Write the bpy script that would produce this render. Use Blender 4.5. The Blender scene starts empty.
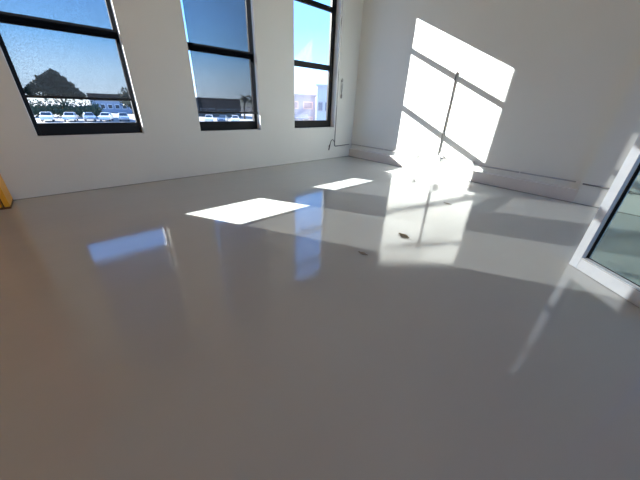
import bpy, bmesh, math, random
from mathutils import Vector, Matrix
C = bpy.context.scene.collection
SC = bpy.context.scene
PI = math.pi
random.seed(7)

# ------------------------------------------------------------------ materials
def mat(name):
    m = bpy.data.materials.new(name); m.use_nodes = True
    nt = m.node_tree
    for n in list(nt.nodes): nt.nodes.remove(n)
    return m, nt, nt.nodes, nt.links

def principled(name, col, rough=.5, metal=0., spec=.5, noise=None, bump=None, coat=0.):
    """noise=(scale, amount, second colour), bump=(scale, strength)"""
    m, nt, N, L = mat(name)
    o = N.new('ShaderNodeOutputMaterial'); b = N.new('ShaderNodeBsdfPrincipled')
    L.new(b.outputs[0], o.inputs[0])
    b.inputs['Base Color'].default_value = (*col, 1)
    b.inputs['Roughness'].default_value = rough
    b.inputs['Metallic'].default_value = metal
    b.inputs['Specular IOR Level'].default_value = spec
    b.inputs['Coat Weight'].default_value = coat
    tc = N.new('ShaderNodeTexCoord')
    if noise:
        sc, amt, c2 = noise
        n = N.new('ShaderNodeTexNoise'); n.inputs['Scale'].default_value = sc; n.inputs['Detail'].default_value = 5
        L.new(tc.outputs['Object'], n.inputs['Vector'])
        r = N.new('ShaderNodeMapRange'); r.inputs[1].default_value = .35; r.inputs[2].default_value = .7
        r.inputs[4].default_value = amt
        L.new(n.outputs['Fac'], r.inputs[0])
        mx = N.new('ShaderNodeMix'); mx.data_type = 'RGBA'
        mx.inputs[6].default_value = (*col, 1); mx.inputs[7].default_value = (*c2, 1)
        L.new(r.outputs[0], mx.inputs[0]); L.new(mx.outputs[2], b.inputs['Base Color'])
    if bump:
        n2 = N.new('ShaderNodeTexNoise'); n2.inputs['Scale'].default_value = bump[0]; n2.inputs['Detail'].default_value = 3
        L.new(tc.outputs['Object'], n2.inputs['Vector'])
        bp = N.new('ShaderNodeBump'); bp.inputs['Strength'].default_value = bump[1]; bp.inputs['Distance'].default_value = .02
        L.new(n2.outputs['Fac'], bp.inputs['Height']); L.new(bp.outputs[0], b.inputs['Normal'])
    return m

def glass_mat(name, tint):
    """thin pane: clear straight-through view with fresnel reflections"""
    m, nt, N, L = mat(name)
    o = N.new('ShaderNodeOutputMaterial'); t = N.new('ShaderNodeBsdfTransparent'); g = N.new('ShaderNodeBsdfGlossy')
    lw = N.new('ShaderNodeLayerWeight'); lw.inputs[0].default_value = .5; x = N.new('ShaderNodeMixShader')
    pw = N.new('ShaderNodeMath'); pw.operation = 'POWER'; pw.inputs[1].default_value = 5
    f = N.new('ShaderNodeMath'); f.operation = 'MULTIPLY_ADD'; f.inputs[1].default_value = .96; f.inputs[2].default_value = .04
    L.new(lw.outputs['Facing'], pw.inputs[0]); L.new(pw.outputs[0], f.inputs[0])      # Schlick reflectance of clear glass
    t.inputs[0].default_value = (*tint, 1); g.inputs['Roughness'].default_value = .02
    L.new(f.outputs[0], x.inputs[0]); L.new(t.outputs[0], x.inputs[1]); L.new(g.outputs[0], x.inputs[2])
    L.new(x.outputs[0], o.inputs[0])
    return m

def shade_mat(name, openness):
    """woven sun-screen fabric: open weave lets part of the view through"""
    m, nt, N, L = mat(name)
    o = N.new('ShaderNodeOutputMaterial'); t = N.new('ShaderNodeBsdfTransparent'); d = N.new('ShaderNodeBsdfDiffuse')
    tr = N.new('ShaderNodeBsdfTranslucent'); a = N.new('ShaderNodeMixShader'); x = N.new('ShaderNodeMixShader')
    d.inputs[0].default_value = (.012, .013, .015, 1); tr.inputs[0].default_value = (.012, .013, .016, 1)
    a.inputs[0].default_value = .5
    tc = N.new('ShaderNodeTexCoord'); n = N.new('ShaderNodeTexNoise'); n.inputs['Scale'].default_value = 40; n.inputs['Detail'].default_value = 2
    L.new(tc.outputs['Object'], n.inputs['Vector'])
    r = N.new('ShaderNodeMapRange'); r.inputs[3].default_value = openness*.85; r.inputs[4].default_value = openness*1.15
    L.new(n.outputs['Fac'], r.inputs[0])
    # a thick weave closes up as it is looked through at a slant
    lw = N.new('ShaderNodeLayerWeight'); lw.inputs[0].default_value = .5
    c = N.new('ShaderNodeMath'); c.operation = 'SUBTRACT'; c.inputs[0].default_value = 1; L.new(lw.outputs['Facing'], c.inputs[1])
    pw = N.new('ShaderNodeMath'); pw.operation = 'POWER'; pw.inputs[1].default_value = 3.1; L.new(c.outputs[0], pw.inputs[0])
    mu = N.new('ShaderNodeMath'); mu.operation = 'MULTIPLY'; L.new(r.outputs[0], mu.inputs[0]); L.new(pw.outputs[0], mu.inputs[1])
    L.new(mu.outputs[0], x.inputs[0])
    L.new(d.outputs[0], a.inputs[1]); L.new(tr.outputs[0], a.inputs[2])
    L.new(a.outputs[0], x.inputs[1]); L.new(t.outputs[0], x.inputs[2]); L.new(x.outputs[0], o.inputs[0])
    return m

M = {}
M['white_wall'] = principled('white_plaster', (.795, .815, .78), .75, noise=(1.3, .5, (.765, .785, .75)), bump=(60, .05))
M['ledge'] = principled('ledge_paint', (.76, .74, .71), .6, noise=(2.5, .6, (.71, .69, .66)))
M['cream'] = principled('cream_wall_paint', (.80, .75, .67), .8, noise=(1.2, .5, (.76, .71, .63)))
M['ceiling'] = principled('ceiling_paint', (.78, .76, .72), .8, noise=(1, .5, (.73, .71, .67)))
M['ochre'] = principled('ochre_wall_paint', (.80, .34, .012), .6, noise=(1.5, .6, (.72, .30, .01)))
M['orange'] = principled('orange_steel_paint', (.90, .42, .02), .4, noise=(3, .4, (.80, .34, .02)))
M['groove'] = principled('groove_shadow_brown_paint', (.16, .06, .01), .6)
M['black_frame'] = principled('black_window_metal', (.005, .005, .006), .5, spec=.3)
M['aluminium'] = principled('brushed_aluminium', (.74, .79, .85), .55, metal=.3, noise=(14, .4, (.66, .71, .78)))
M['gasket'] = principled('black_rubber', (.012, .012, .012), .6)
M['dark_bar'] = principled('black_hem_bar', (.01, .01, .011), .5)
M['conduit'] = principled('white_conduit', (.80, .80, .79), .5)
M['run'] = principled('pale_grey_conduit', (.50, .50, .50), .5)
M['steel_conduit'] = principled('grey_steel_conduit', (.20, .20, .21), .45, metal=.3)
M['grey_cable'] = principled('dark_grey_cable', (.09, .09, .09), .6)
M['box'] = principled('junction_box_grey', (.40, .40, .40), .5)
M['metal'] = principled('dull_metal', (.35, .35, .35), .35, metal=.8)
M['sealant'] = principled('sealant_joint', (.20, .20, .19), .8)
M['leaf'] = principled('dry_leaf', (.10, .085, .05), .7, noise=(30, .8, (.16, .12, .07)))
M['leaf_pale'] = principled('dry_leaf_pale', (.22, .19, .15), .7, noise=(30, .8, (.16, .12, .07)))
M['glass'] = glass_mat('window_glass', (.97, .985, .98))
M['door_glass'] = glass_mat('door_glass', (.84, .93, .90))
M['shade'] = shade_mat('sunscreen_mesh', .545)
M['asphalt'] = principled('asphalt', (.16, .16, .165), .9, noise=(.3, .6, (.22, .22, .22)))
M['car_white'] = principled('white_car_paint', (.75, .76, .78), .25, coat=.5)
M['car_silver'] = principled('silver_car_paint', (.40, .43, .47), .3, metal=.5, coat=.5)
M['car_dark'] = principled('blue_grey_car_paint', (.10, .13, .18), .3, coat=.5)
M['car_glass'] = principled('car_window', (.03, .04, .05), .1)
M['tyre'] = principled('tyre', (.02, .02, .02), .8)
M['foliage'] = principled('foliage', (.035, .055, .03), .8, noise=(3, .8, (.06, .08, .04)))
M['palm'] = principled('palm_frond', (.045, .06, .035), .8)
M['bark'] = principled('bark', (.09, .07, .05), .9, noise=(5, .8, (.05, .04, .03)))
M['hall_dark'] = principled('dark_shed_cladding', (.07, .065, .06), .8, noise=(.8, .6, (.09, .08, .075)))
M['brown_roof'] = principled('brown_roofing', (.08, .065, .055), .85)
M['bluegrey'] = principled('blue_grey_facade', (.30, .34, .42), .8, noise=(.6, .5, (.26, .30, .38)))
M['pink_panel'] = principled('pinkish_panel', (.55, .45, .43), .8)
M['pale_render'] = principled('pale_render', (.74, .70, .67), .8, noise=(.7, .5, (.66, .60, .57)))
M['pink_brick'] = principled('pale_pink_brick', (.52, .37, .33), .85)
M['hazy_win'] = principled('pale_window_glass', (.30, .28, .31), .2)
M['dark_win'] = principled('dark_window_glass', (.05, .06, .08), .15)

# floor: glossy grey epoxy with faint trowel mottling and slow undulation
m, nt, N, L = mat('grey_epoxy_floor')
o = N.new('ShaderNodeOutputMaterial'); b = N.new('ShaderNodeBsdfPrincipled'); L.new(b.outputs[0], o.inputs[0])
tc = N.new('ShaderNodeTexCoord')
n1 = N.new('ShaderNodeTexNoise'); n1.inputs['Scale'].default_value = .9; n1.inputs['Detail'].default_value = 6; n1.inputs['Roughness'].default_value = .6
mp = N.new('ShaderNodeMapping'); mp.inputs['Scale'].default_value = (1, 2.2, 1); mp.inputs['Rotation'].default_value = (0, 0, .5)
L.new(tc.outputs['Object'], mp.inputs[0]); L.new(mp.outputs[0], n1.inputs['Vector'])
mx = N.new('ShaderNodeMix'); mx.data_type = 'RGBA'
mx.inputs[6].default_value = (.42, .435, .43, 1); mx.inputs[7].default_value = (.465, .48, .472, 1)
L.new(n1.outputs['Fac'], mx.inputs[0]); L.new(mx.outputs[2], b.inputs['Base Color'])
n2 = N.new('ShaderNodeTexNoise'); n2.inputs['Scale'].default_value = 2.2; n2.inputs['Detail'].default_value = 3
L.new(tc.outputs['Object'], n2.inputs['Vector'])
rr = N.new('ShaderNodeMapRange'); rr.inputs[3].default_value = .06; rr.inputs[4].default_value = .13
L.new(n2.outputs['Fac'], rr.inputs[0]); L.new(rr.outputs[0], b.inputs['Roughness'])
n3 = N.new('ShaderNodeTexNoise'); n3.inputs['Scale'].default_value = 9; n3.inputs['Detail'].default_value = 2
L.new(tc.outputs['Object'], n3.inputs['Vector'])
bp = N.new('ShaderNodeBump'); bp.inputs['Strength'].default_value = .09; bp.inputs['Distance'].default_value = .01
L.new(n3.outputs['Fac'], bp.inputs['Height']); L.new(bp.outputs[0], b.inputs['Normal'])
b.inputs['IOR'].default_value = 1.62
M['floor'] = m

# ------------------------------------------------------------------ mesh helpers
def bx(bm, x0, x1, y0, y1, z0, z1):
    vs = [bm.verts.new((x, y, z)) for x in (x0, x1) for y in (y0, y1) for z in (z0, z1)]
    for f in ((0, 1, 3, 2), (4, 6, 7, 5), (0, 4, 5, 1), (2, 3, 7, 6), (0, 2, 6, 4), (1, 5, 7, 3)):
        bm.faces.new([vs[i] for i in f])

def tube(bm, pts, r, n=10, closed=False):
    pts = [Vector(p) for p in pts]; rings = []
    K = len(pts)
    up = Vector((0, 0, 1))
    for i, p in enumerate(pts):
        a = pts[(i-1) % K] if (closed or i > 0) else p
        c = pts[(i+1) % K] if (closed or i < K-1) else p
        t = (c-a).normalized()
        s = t.cross(up)
        if s.length < 1e-3: s = t.cross(Vector((0, 1, 0)))
        s.normalize(); w = s.cross(t).normalized()
        ri = r[i] if isinstance(r, (list, tuple)) else r
        rings.append([bm.verts.new(p + s*ri*math.cos(2*PI*k/n) + w*ri*math.sin(2*PI*k/n)) for k in range(n)])
    m_ = K if closed else K-1
    for i in range(m_):
        A, B = rings[i], rings[(i+1) % K]
        for k in range(n):
            bm.faces.new((A[k], A[(k+1) % n], B[(k+1) % n], B[k]))
    if not closed:
        bm.faces.new(rings[0][::-1]); bm.faces.new(rings[-1])

def prism(bm, prof, x0, x1):
    """profile in (y, z) extruded along x"""
    a = [bm.verts.new((x0, y, z)) for y, z in prof]; c = [bm.verts.new((x1, y, z)) for y, z in prof]
    n = len(prof)
    bm.faces.new(a[::-1]); bm.faces.new(c)
    for i in range(n): bm.faces.new((a[i], a[(i+1) % n], c[(i+1) % n], c[i]))

def obj(name, bm, m, parent=None, bevel=0., smooth=False, loc=None, rz=0.):
    bmesh.ops.recalc_face_normals(bm, faces=bm.faces)
    me = bpy.data.meshes.new(name); bm.to_mesh(me); bm.free()
    me.materials.append(m)
    if smooth:
        for p in me.polygons: p.use_smooth = True
    o = bpy.data.objects.new(name, me); C.objects.link(o)
    if parent: o.parent = parent
    if loc: o.location = loc
    o.rotation_euler.z = rz
    if bevel:
        b = o.modifiers.new('bevel', 'BEVEL'); b.width = bevel; b.segments = 2; b.limit_method = 'ANGLE'
    return o

def tag(o, label, cat, group=None):
    o['label'] = label; o['category'] = cat
    if group: o['group'] = group
    return o

def thing(name, label, cat, loc=(0, 0, 0), rz=0., group=None):
    o = bpy.data.objects.new(name, None); C.objects.link(o)
    o.location = loc; o.rotation_euler.z = rz
    return tag(o, label, cat, group)

def struct(name, bm, m, parent=None, **k):
    o = obj(name, bm, m, parent, **k)
    if not parent: o['kind'] = 'structure'
    return o

def NB(): return bmesh.new()

def dup(root, loc, rz, label, m=None, body='body'):
    r = root.copy(); C.objects.link(r); r.location = loc; r.rotation_euler.z = rz; r['label'] = label
    for ch in list(root.children):
        c = ch.copy(); C.objects.link(c); c.parent = r
        if m and ch.name.split('.')[0] == body:
            c.data = c.data.copy(); c.data.materials[0] = m
    return r

# ------------------------------------------------------------------ room shell
CEIL = 5.2; XL = -8.25; YB = -13.0; TH = .25; XB = .091; YP = -5.771; LZ = .246
WIN = [(-7.137, -5.712), (-4.682, -3.252), (-2.234, -.753)]
WZ0, WZ1 = .894, 4.86

b = NB(); bx(b, XL-.3, .4, YB-.3, TH, -.25, 0); struct('floor', b, M['floor'])
b = NB(); bx(b, XL-.3, .4, YB-.3, TH, CEIL, CEIL+.25)
struct('ceiling', b, M['ceiling'])
# window wall
b = NB()
xs = [XL-.3] + [v for w in WIN for v in w] + [.4]
for i in range(0, 8, 2): bx(b, xs[i], xs[i+1], 0, TH, 0, CEIL)
for a, c in WIN:
    bx(b, a, c, 0, TH, 0, WZ0); bx(b, a, c, 0, TH, WZ1, CEIL)
bmesh.ops.remove_doubles(b, verts=b.verts, dist=1e-5)
struct('wall_back', b, M['white_wall'])
# right wall: recessed bay, then the pilaster flush with the ledge front
b = NB(); bx(b, XB, .4, YP, 0, LZ, CEIL); bx(b, 0, .4, YB, YP, 0, CEIL)
struct('wall_right', b, M['white_wall'])
b = NB(); bx(b, .004, .4, YP, 0, 0, LZ-.014)
lg = struct('trim_1', b, M['ledge'], bevel=.003)
b = NB(); bx(b, -.003, XB+.02, YP, 0, LZ-.014, LZ); obj('ledge_highlight', b, M['conduit'], lg, bevel=.004)  # pale strip: the ledge's bright edge highlight put in as colour
b = NB(); bx(b, -.008, 0, YB, 0, 0, .008); struct('trim_2', b, M['sealant'])
b = NB(); bx(b, XL, -.008, -.006, 0, 0, .007); struct('trim_3', b, M['sealant'])
b = NB(); bx(b, XL-.3, XL, YB, 0, 0, CEIL); struct('wall_left', b, M['ochre'])
# wall behind the photographer, with unseen openings added to let in fill daylight
b = NB()
BW = [(-7.4, -5.2), (-4.7, -2.5), (-2.0, -.4)]
xs = [XL-.3] + [v for w in BW for v in w] + [.4]
for i in range(0, 8, 2): bx(b, xs[i], xs[i+1], YB-.3, YB, 0, CEIL)
for a, c in BW:
    bx(b, a, c, YB-.3, YB, 0, 1.1); bx(b, a, c, YB-.3, YB, 4.5, CEIL)
struct('wall_front', b, M['cream'])

m, nt, N, L = mat('warm_fill_emission')
o = N.new('ShaderNodeOutputMaterial'); em = N.new('ShaderNodeEmission'); em.inputs[0].default_value = (1, .76, .46, 1); em.inputs[1].default_value = 8
L.new(em.outputs[0], o.inputs[0]); M['fill_light'] = m
for i, (x, y) in enumerate(((-7.95, -3.6),)):  # out-of-view fill light, added to warm the left side of the room
    t = thing('added_fill_light', ('unseen warm fill light added near the orange left wall', 'unseen warm fill light added over the middle of the room')[i], 'fill_light', (x, y, CEIL))
    b = NB(); bx(b, -.16, .16, -.75, .75, -.08, 0); obj('housing', b, M['conduit'], t)
    b = NB(); bx(b, -.14, .14, -.73, .73, -.095, -.081); obj('emitter', b, M['fill_light'], t)

# windows: black metal frames, three transoms, glass
FY0, FY1, FW = .158, .22, .05
RW = {1: .055, 2: .07, 3: .15}
def window(n, a, c):
    f = NB()
    bx(f, a, a+FW, FY0, FY1, WZ0, WZ1); bx(f, c-RW[n], c, FY0, FY1, WZ0, WZ1)
    bx(f, a+FW, c-RW[n], FY0, FY1, WZ1-.07, WZ1)
    fr = struct('window_%d' % n, f, M['black_frame'], bevel=.004)
    for z0, z1, nm in ((WZ0, 1.076, 'bottom_rail'), (2.319, 2.445, 'transom'), (3.58, 3.682, 'transom'), (4.285, 4.40, 'transom')):
        t = NB(); bx(t, a+FW, c-RW[n], FY0, FY1, z0, z1); obj(nm, t, M['black_frame'], fr, bevel=.004)
    for z0, z1 in ((1.076, 2.319), (2.445, 3.58), (3.682, 4.285), (4.40, WZ1-.07)):
        if n == 3 and z0 == 4.40:                              # opaque panel added out of view to end the sun patch at its top
            g = NB(); bx(g, a+FW, c-RW[n], .175, .20, z0, z1); obj('sun_blocker', g, M['black_frame'], fr); continue
        g = NB(); bx(g, a+FW, c-RW[n], .186, .190, z0, z1); obj('pane', g, M['glass'], fr)
    return fr
for i, (a, c) in enumerate(WIN): window(i+1, a, c)

# roller shades
def roller_shade(a, c, zb, label, group):
    t = thing('roller_shade', label, 'window shade', ((a+c)/2, .07, zb), 0, group)
    w = (c-a)/2 - .022; wl = w - .03
    f = NB(); bx(f, -wl, w, -.0008, .0008, .03, 4.80-zb); obj('fabric', f, M['shade'], t)
    h = NB(); tube(h, [(-w, 0, .015), (w, 0, .015)], .014, 12)
    bx(h, -w, w, -.006, .006, 0, .036); obj('hem_bar', h, M['dark_bar'], t)
    r = NB(); tube(r, [(-w, 0, 4.81-zb), (w, 0, 4.81-zb)], .035, 16); obj('roller_tube', r, M['metal'], t)
    return t
roller_shade(*WIN[0], 1.425, 'dark mesh roller shade drawn down to a tall gap over white parked cars, leftmost window', 'mesh roller shades')
roller_shade(*WIN[1], 1.235, 'dark mesh roller shade drawn down almost to the sill of the middle window', 'mesh roller shades')

# ------------------------------------------------------------------ orange post in the left corner
t = thing('steel_post', 'bright orange grooved steel post in the left corner against the window wall', 'post', (-7.70, 0, 0))
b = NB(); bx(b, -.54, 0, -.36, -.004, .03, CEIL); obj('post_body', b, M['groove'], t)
for x0, x1 in ((-.048, .008), (-.098, -.070), (-.19, -.13), (-.54, -.23)):
    b = NB(); bx(b, x0, x1, -.45, -.36, .03, CEIL); obj('flange', b, M['orange'], t, bevel=.006)
b = NB(); bx(b, 0, .008, -.36, -.004, .03, CEIL); obj('side_plate', b, M['orange'], t)
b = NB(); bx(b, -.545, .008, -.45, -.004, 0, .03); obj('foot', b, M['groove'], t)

# ------------------------------------------------------------------ conduits and cables
t = thing('electrical_conduit', 'thin white conduit running level above the low ledge of the sunlit wall', 'conduit', (XB, 0, .372))
b = NB(); tube(b, [(-.014, -.002, 0), (-.014, -5.68, -.004)], .0125, 10); obj('pipe', b, M['run'], t, smooth=True)
for y in (-.45, -1.3, -4.76):
    b = NB(); bx(b, -.028, -.0005, y-.012, y+.012, -.02, .02); obj('clip', b, M['conduit'], t, bevel=.003)
b = NB(); bx(b, -.045, -.0005, -2.40, -2.34, -.085, .012); obj('junction_box', b, M['box'], t, bevel=.006)
b = NB(); bx(b, -.04, -.0005, -3.835, -3.785, -.02, .07); obj('junction_box', b, M['box'], t, bevel=.006)
jb = NB(); bx(jb, -.06, -.0005, -3.03, -2.90, -.065, .06); jb_ = obj('junction_box', jb, M['box'], t, bevel=.008)
b = NB(); tube(b, [(-.03, -3.03, .09), (-.05, -3.06, .05), (-.05, -3.09, .06), (-.045, -3.10, .045)], .018, 8); tube(b, [(-.03, -2.975, .055), (-.03, -3.0, .115), (-.03, -3.03, .09)], .02, 8)
obj('elbow', b, M['box'], t, smooth=True)
b = NB(); bx(b, -.04, -.0005, YP+.035, YP+.095, -.025, .022); obj('connector', b, M['conduit'], t, bevel=.006)

t = thing('electrical_conduit', 'thin dark grey conduit crossing the right wall pier toward the aluminium framed door', 'conduit', (0, YP, .366))
b = NB(); tube(b, [(-.0122, -.01, 0), (-.0122, -3.2, -.014)], .0125, 10); obj('pipe', b, M['steel_conduit'], t, smooth=True)
for y in (-.62, -2.0):
    b = NB(); bx(b, -.026, -.0002, y-.012, y+.012, -.025, .018); obj('clip', b, M['steel_conduit'], t)

t = thing('wall_pipe', 'dark grey upright pipe standing in the middle of the sun patch', 'pipe', (XB, -2.932, .437))
b = NB(); tube(b, [(-.016, 0, 0), (-.016, 0, 1.80)], .0135, 12); obj('pipe', b, M['steel_conduit'], t, smooth=True)
b = NB(); tube(b, [(-.017, 0, 1.78), (-.017, 0, 1.815)], .018, 12); obj('end_cap', b, M['steel_conduit'], t, smooth=True)
for z in (.55, 1.3):
    b = NB(); bx(b, -.03, -.0005, -.024, .024, z-.01, z+.01); obj('strap', b, M['steel_conduit'], t)

b = NB(); pts = [(-.708, -.0123, CEIL-.02), (-.706, -.0123, .42), (-.70, -.0123, .375), (-.67, -.0123, .355), (-.04, -.0123, .372)]
tube(b, pts, .012, 10)
t = thing('cable_pipe', 'grey pipe beside the right window turning into the corner, loose cable curling from it', 'conduit')
obj('pipe', b, M['steel_conduit'], t, smooth=True)
b = NB()
pts = [(-.708, -.013, .47), (-.77, -.02, .535), (-.83, -.03, .56), (-.88, -.03, .52), (-.91, -.03, .43), (-.93, -.03, .33), (-.955, -.03, .26), (-.975, -.03, .29), (-.96, -.03, .36), (-.93, -.03, .42)]
tube(b, pts, .010, 8); obj('loose_cable', b, M['grey_cable'], t, smooth=True)

t = thing('shade_chain', 'looped shade chain with a weight on the wall beside the right window', 'chain', (-.55, 0, 1.66))
b = NB(); pts = [(.0, -.02, .10), (-.028, -.02, .20), (-.034, -.02, .32), (-.03, -.02, .44), (-.008, -.02, .50), (.022, -.02, .47), (.026, -.02, .36), (.012, -.02, .2)]
tube(b, pts, .008, 8, closed=True); obj('chain', b, M['metal'], t, smooth=True)
b = NB(); tube(b, [(0, -.02, 0), (0, -.02, .02), (0, -.02, .09), (0, -.02, .12)], [.01, .024, .024, .01], 10); obj('weight', b, M['metal'], t, smooth=True)
b = NB(); bx(b, -.03, .02, -.022, -.0005, .42, .45); obj('hook', b, M['metal'], t, bevel=.003)

# ------------------------------------------------------------------ aluminium-framed glass door at the right edge
A = Vector((-3.059, -6.112, 0)); ang = math.atan2(-.75868, -.65146)
t = thing('glass_door', 'aluminium framed glass door standing open at the right edge', 'door', A, ang)
# local x along the door leaf, local y: face towards the photographer is y = 0, depth goes to +y
LW, LH, DP, GY = 1.02, 2.15, .10, .072
SW, BR = .09, .138
for x0 in (0, LW-SW):
    b = NB(); bx(b, x0, x0+SW, 0, DP, 0.004, LH); obj('stile', b, M['aluminium'], t, bevel=.003)
b = NB(); bx(b, SW, LW-SW, 0.001, DP, 0.004, BR); obj('bottom_rail', b, M['aluminium'], t, bevel=.003)
b = NB(); bx(b, SW, LW-SW, 0.001, DP, LH-SW, LH); obj('top_rail', b, M['aluminium'], t, bevel=.003)
b = NB(); bx(b, SW, LW-SW, GY, GY+.006, BR, LH-SW); obj('glass_pane', b, M['door_glass'], t)
g = NB()
for x0 in (SW, LW-SW-.006): bx(g, x0, x0+.006, .046, GY, BR, LH-SW)
bx(g, SW, SW+.014, GY-.012, GY-.001, BR, LH-SW); bx(g, LW-SW-.014, LW-SW, GY-.012, GY-.001, BR, LH-SW)
bx(g, SW, LW-SW, GY-.006, GY-.001, BR, BR+.008); bx(g, SW, LW-SW, GY-.012, GY-.001, LH-SW-.012, LH-SW)
obj('gasket', g, M['gasket'], t)
b = NB(); bx(b, SW+.01, LW-SW-.01, -.0015, .002, BR-.008, BR-.004); obj('glazing_bead', b, M['metal'], t)

# ------------------------------------------------------------------ dry leaf scraps on the floor
def leaf(p, q, wid, m, label, curl):
    p, q = Vector((*p, 0)), Vector((*q, 0)); d = q-p; Ln = d.length
    b = NB(); n = 9; rows = []
    for i in range(n):
        u = i/(n-1); w = wid*math.sin(PI*min(1, u*.92+.06))**.8*(1-.25*math.sin(9*u))
        z = .004+curl*(2*u-1)**2*.6
        rows.append([b.verts.new((Ln*u-Ln/2, s*w/2, z+abs(s)*curl*.7)) for s in (-1, -.5, 0, .5, 1)])
    for i in range(n-1):
        for k in range(4): b.faces.new((rows[i][k], rows[i+1][k], rows[i+1][k+1], rows[i][k+1]))
    o = obj('dry_leaf', b, m, smooth=True, loc=((p+q)/2), rz=math.atan2(d.y, d.x))
    s = o.modifiers.new('thick', 'SOLIDIFY'); s.thickness = .0015
    tag(o, label, 'leaf', 'leaf scraps on the floor')
leaf((-3.915, -4.455), (-3.935, -4.625), .085, M['leaf'], 'largest dark dry leaf lying in the sun patch reflection on the floor', .008)
leaf((-2.125, -4.23), (-2.131, -4.375), .05, M['leaf'], 'small dark leaf scrap on the floor nearest the sunlit wall', .006)
leaf((-4.72, -4.44), (-4.70, -4.56), .045, M['leaf_pale'], 'pale brown leaf scrap on the floor nearest the camera', .004)

# ------------------------------------------------------------------ outside
GZ = -3.0
CX, CY = -6.877, -6.076
def at(azi, r, z=GZ): a = math.radians(azi); return Vector((CX+r*math.sin(a), CY+r*math.cos(a), z))
b = NB(); bx(b, -120, 160, TH+.6, 220, GZ-.3, GZ); struct('ground', b, M['asphalt'])

def make_car(label, loc, rz):
    t = thing('parked_car', label, 'car', loc, rz, 'cars parked in the lot outside')
    b = NB()
    prof = [(-2.15, .35), (2.15, .35), (2.2, .62), (2.1, .86), (1.1, .98), (-1.75, 1.0), (-2.1, .92), (-2.2, .6)]
    prism(b, prof, -.86, .86)
    rp = [(-1.35, 1.38), (.1, 1.42), (.12, 1.46), (-.6, 1.48), (-1.3, 1.44)]
    prism(b, rp, -.62, .62)
    for x in (-.66, .62):
        for y0, y1 in ((.95, .1), (-1.72, -1.33), (-.35, -.35)):
            tube(b, [(x*1.15, y0, .97), (x, y1, 1.42)], .035, 6)
    obj('body', b, M['car_white'], t, bevel=.05)
    b = NB()
    vs = [b.verts.new(p) for p in ((-.78, .98, .96), (.78, .98, .96), (.78, -1.72, .96), (-.78, -1.72, .96), (-.61, .1, 1.41), (.61, .1, 1.41), (.61, -1.33, 1.40), (-.61, -1.33, 1.40))]
    for f in ((0, 1, 5, 4), (1, 2, 6, 5), (2, 3, 7, 6), (3, 0, 4, 7), (4, 5, 6, 7)): b.faces.new([vs[i] for i in f])
    obj('cabin_glass', b, M['car_glass'], t)
    for x in (-.80, .62):
        for y in (-1.35, 1.35):
            b = NB(); tube(b, [(x, y, .33), (x+.18, y, .33)], .33, 16); obj('wheel', b, M['tyre'], t)
    for x in (-.66, .46):
        b = NB(); bx(b, x, x+.2, 2.13, 2.19, .62, .76); obj('headlight', b, M['conduit'], t)
    return t
cars = [(-.65, 'car_white', 'white car parked outside the left window, under the tree, leftmost in the row'),
        (1.9, 'car_white', 'white car second from left in the row outside the left window'),
        (4.1, 'car_silver', 'silver car in the middle of the row outside the left window'),
        (6.2, 'car_white', 'white car fourth from left in the row outside the left window'),
        (8.5, 'car_silver', 'silver car parked outside the right end of the left window'),
        (21.6, 'car_white', 'white car parked outside the left part of the middle window'),
        (24.0, 'car_dark', 'blue grey car parked outside the center of the middle window'),
        (26.2, 'car_white', 'white car parked near the palms outside the middle window')]
base = None
for i, (a, mm, lab) in enumerate(cars):
    p = at(a, 71 if i < 5 else 69); rz = PI + random.uniform(-.2, .2)-math.radians(a)
    if base is None: base = make_car(lab, p, rz)
    else: dup(base, p, rz, lab, M[mm])

def leaf_cloud(b, blobs, n, s):
    for k in range(n):
        c, r = random.choice(blobs)
        d = Vector((random.gauss(0, 1), random.gauss(0, 1), random.gauss(0, 1))).normalized()
        p = Vector(c) + Vector((d.x*r[0], d.y*r[1], d.z*r[2]))*random.uniform(.65, 1.35)
        u = Vector((random.gauss(0, 1), random.gauss(0, 1), random.gauss(0, 1))).normalized(); v = u.orthogonal().normalized()
        e = s*random.uniform(.6, 1.3)
        b.faces.new([b.verts.new(p+u*e), b.verts.new(p+v*e*.6), b.verts.new(p-u*e), b.verts.new(p-v*e*.6)])
def solid_blob(b, c, r):
    mtx = Matrix.Translation(c) @ Matrix.Diagonal((r[0]*.62, r[1]*.62, r[2]*.62, 1))
    res = bmesh.ops.create_icosphere(b, subdivisions=3, radius=1, matrix=mtx)
    for v in res['verts']:
        d = v.co-Vector(c); v.co = Vector(c)+d*random.uniform(.9, 1.1)
def tree(loc, blobs, n, s, th, label):
    t = thing('leafy_tree', label, 'tree', loc)
    b = NB()
    for c, r in blobs: solid_blob(b, c, r)
    leaf_cloud(b, blobs, n, s); obj('foliage', b, M['foliage'], t)
    b = NB(); tube(b, [(0, 0, 0), (.1, 0, th*.5), (0, .1, th)], [.35, .28, .2], 10)
    for dx in (-1.4, 1.2): tube(b, [(0, 0, th*.6), (dx*.5, .1, th*.85), (dx, .2, th*1.15)], [.18, .14, .08], 8)
    obj('trunk', b, M['bark'], t, smooth=True)
    return t
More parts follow.
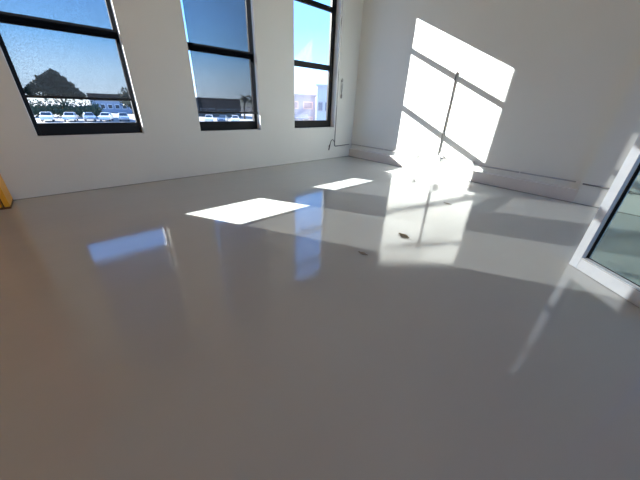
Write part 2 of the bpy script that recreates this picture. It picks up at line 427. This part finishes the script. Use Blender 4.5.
tree(at(1.6, 88), [((.1, 0, 7.9), (.9, .9, .8)), ((-.9, .2, 7.3), (.8, .8, .8)), ((1.0, -.2, 7.0), (.8, .8, .7)), ((-2.1, 0, 6.8), (.75, .8, .7)), ((-1.4, .3, 6.1), (1.2, 1.2, 1.0)),
     ((.3, 0, 6.3), (1.5, 1.4, 1.2)), ((1.9, .2, 6.0), (.85, .8, .7)), ((2.6, 0, 5.1), (.8, .8, .7)), ((-3.1, .1, 5.9), (.7, .7, .6)), ((-3.9, 0, 5.2), (.7, .7, .6)), ((-4.7, 0, 4.7), (.6, .6, .55)),
     ((-1.2, 0, 4.7), (2.7, 1.8, 1.2)), ((1.4, 0, 4.6), (1.8, 1.6, 1.1)), ((3.4, .2, 4.2), (.8, .8, .7))], 3400, .34, 3.6,
     'big dark bushy tree seen through the left window shade')
tree(at(10.0, 98), [((0, 0, 4.4), (2.0, 2, 1.7)), ((1.2, 0, 3.6), (1.8, 1.6, 1.6)), ((-1, 0, 3.4), (1.5, 1.5, 1.3))], 900, .33, 2.6, 'round dark tree beside the low dark roof outside the left window')
# clipped hedge under the big tree
b = NB()
hb = []
for k in range(15): hb.append(((-6+k*.9, 0, 1.3), (1.0, .9, 1.5)))
for c, r in hb: solid_blob(b, c, r)
leaf_cloud(b, hb, 1800, .25)
tag(obj('hedge', b, M['foliage'], loc=at(1.0, 84), rz=-.02), 'low dark hedge behind the parked cars under the big tree', 'hedge')

def palm(loc, H, lean, n, fl, label):
    t = thing('palm_tree', label, 'palm', loc, 0, 'palms outside the middle window')
    b = NB(); tube(b, [(0, 0, 0), (lean*.3, 0, H*.5), (lean, 0, H)], [.26, .2, .17], 10); obj('trunk', b, M['bark'], t, smooth=True)
    b = NB()
    for k in range(n):
        a = 2*PI*k/n+random.uniform(-.2, .2); e = random.uniform(-.7, 1.2)
        prev = None
        for j in range(6):
            u = j/5; rr_ = fl*u*math.cos(e*(1-u*.4)); zz = fl*u*math.sin(e)-.8*fl*u*u*.55
            c = Vector((lean+rr_*math.cos(a), rr_*math.sin(a), H+zz)); w = Vector((-math.sin(a), math.cos(a), 0))*.5*fl*(math.sin(PI*(u*.85+.1)))*.5
            cur = (b.verts.new(c-w-Vector((0, 0, .1))), b.verts.new(c), b.verts.new(c+w-Vector((0, 0, .1))))
            if prev:
                for q in (0, 1): b.faces.new((prev[q], prev[q+1], cur[q+1], cur[q]))
            prev = cur
    obj('fronds', b, M['palm'], t)
palm(at(27.9, 84), 5.3, .5, 30, 1.7, 'left palm of two outside the middle window')
palm(at(29.5, 79), 4.9, .3, 30, 1.6, 'right palm of two outside the middle window')

def building(label, azi, r, w, d, h, wall, roof, cols, rows, name='low_building', panel=None, z0=.9, zs=2.6, rt=.3):
    p = at(azi, r); t = thing(name, label, 'building', p, -math.radians(azi))
    b = NB(); bx(b, -w/2, w/2, 0, d, 0, h); obj('wall', b, wall, t)
    b = NB(); bx(b, -w/2-.25, w/2+.25, -.25, d+.25, h, h+rt); obj('roof', b, roof, t)
    for i in range(cols):
        for j in range(rows):
            x = -w/2 + w*(i+.5)/cols; z = z0+j*zs
            f = NB(); bx(f, x-w/cols*.33, x+w/cols*.33, -.06, .0, z, z+1.3)
            fo = obj('window', f, panel or M['conduit'], t)
            g = NB(); bx(g, x-w/cols*.27, x+w/cols*.27, -.09, -.05, z+.15, z+1.15); obj('window_pane', g, M['hazy_win'] if panel else M['dark_win'], fo)
    return t
building('low dark building with a flat brown roof outside the left window', 7.6, 108, 10.5, 8, 3.1, M['bluegrey'], M['brown_roof'], 6, 1, rt=1.75)
building('long dark flat-roofed building filling the middle window view', 23.0, 92, 14.0, 9, 4.6, M['hall_dark'], M['brown_roof'], 6, 1)
building('blue grey building with pinkish panels outside the right window', 38.6, 58, 5.6, 8, 5.75, M['bluegrey'], M['bluegrey'], 2, 2, panel=M['pink_panel'])
building('pale rendered block beside the blue grey building outside the right window', 43.0, 46, 2.1, 3, 6.8, M['pale_render'], M['pale_render'], 2, 2, panel=M['pink_panel'])
building('tall pale pink building at the right edge of the right window', 46.4, 50, 5.0, 7, 20, M['pink_brick'], M['pale_render'], 2, 6, name='tall_building', panel=M['pale_render'])
# covered walkway roof in front of the blue grey building
t = thing('lean_to_roof', 'sloping dark edged canopy in front of the blue grey building', 'canopy', at(38.3, 52), -math.radians(38.3))
b = NB(); prism(b, [(-1, 2.0), (2.5, 2.6), (2.5, 2.72), (-1, 2.12)], -1.5, 1.6); obj('canopy_roof', b, M['car_dark'], t)
for x in (-1.4, 1.5):
    b = NB(); bx(b, x-.06, x+.06, -.9, -.78, 0, 2.02); obj('post', b, M['box'], t)

# ------------------------------------------------------------------ sky, sun, camera
w = bpy.data.worlds.new('sky'); SC.world = w; w.use_nodes = True
nt = w.node_tree; N = nt.nodes; L = nt.links
for n in list(N): N.remove(n)
o = N.new('ShaderNodeOutputWorld'); bg = N.new('ShaderNodeBackground'); L.new(bg.outputs[0], o.inputs[0])
tc = N.new('ShaderNodeTexCoord'); sx = N.new('ShaderNodeSeparateXYZ'); L.new(tc.outputs['Generated'], sx.inputs[0])
mr = N.new('ShaderNodeMapRange'); mr.inputs[1].default_value = -.1; mr.inputs[2].default_value = .9
L.new(sx.outputs[2], mr.inputs[0])
cr = N.new('ShaderNodeValToRGB'); L.new(mr.outputs[0], cr.inputs[0])
el = cr.color_ramp.elements
stops = [(0, (.30, .30, .30)), (.09, (.9, 1.0, 1.1)), (.105, (1.4, 1.75, 2.2)), (.16, (1.15, 1.7, 2.4)), (.22, (.60, 1.35, 2.5)), (.30, (.42, 1.10, 2.45)), (.52, (.32, .88, 2.2)), (1, (.2, .5, 1.3))]
el[0].position = 0; el[0].color = (*stops[0][1], 1); el[1].position = 1; el[1].color = (*stops[-1][1], 1)
for p_, c_ in stops[1:-1]:
    e = el.new(p_); e.color = (*c_, 1)
L.new(cr.outputs[0], bg.inputs[0]); bg.inputs[1].default_value = 1.0

S = 1.87; K = .477
d = Vector((1/S, -1, -K)).normalized()
sun = bpy.data.lights.new('sun', 'SUN'); sun.energy = 27; sun.angle = math.radians(.35); sun.color = (1, .975, .945)
so = bpy.data.objects.new('sun', sun); C.objects.link(so); so.rotation_euler = d.to_track_quat('-Z', 'Y').to_euler(); so.location = (-6, 8, 8)

def portal(x0, x1, y, z0, z1, face):
    l = bpy.data.lights.new('sky_portal', 'AREA'); l.shape = 'RECTANGLE'; l.size = x1-x0; l.size_y = z1-z0
    l.cycles.is_portal = True
    p = bpy.data.objects.new('sky_portal', l); C.objects.link(p); p.location = ((x0+x1)/2, y, (z0+z1)/2)
    p.rotation_euler = Vector((0, face, 0)).to_track_quat('-Z', 'Y').to_euler()
for a, c in WIN: portal(a, c, TH+.02, WZ0, WZ1, -1)
for a, c in BW: portal(a, c, YB-.32, 1.1, 4.5, 1)

cam = bpy.data.cameras.new('camera'); co = bpy.data.objects.new('camera', cam); C.objects.link(co)
cam.sensor_fit = 'HORIZONTAL'; cam.sensor_width = 36; cam.lens = 36*266.15/640; cam.clip_start = .05; cam.clip_end = 500
R = ((0.739557, -0.67210422, 0.03648772), (-0.28211459, -0.35873326, -0.88978751), (0.6111193, 0.64775487, -0.4549141))
mw = Matrix(((R[0][0], -R[1][0], -R[2][0], CX), (R[0][1], -R[1][1], -R[2][1], CY), (R[0][2], -R[1][2], -R[2][2], 1.5), (0, 0, 0, 1)))
co.matrix_world = mw
SC.camera = co
SC.view_settings.view_transform = 'Standard'; SC.view_settings.look = 'None'; SC.view_settings.gamma = 1
SC.view_settings.exposure = 0.45
SC.view_settings.use_curve_mapping = False
SC.cycles.use_denoising = True
SC.cycles.max_bounces = 14; SC.cycles.diffuse_bounces = 8; SC.cycles.transparent_max_bounces = 16
SC.cycles.sample_clamp_indirect = 12
SC.cycles.caustics_reflective = True
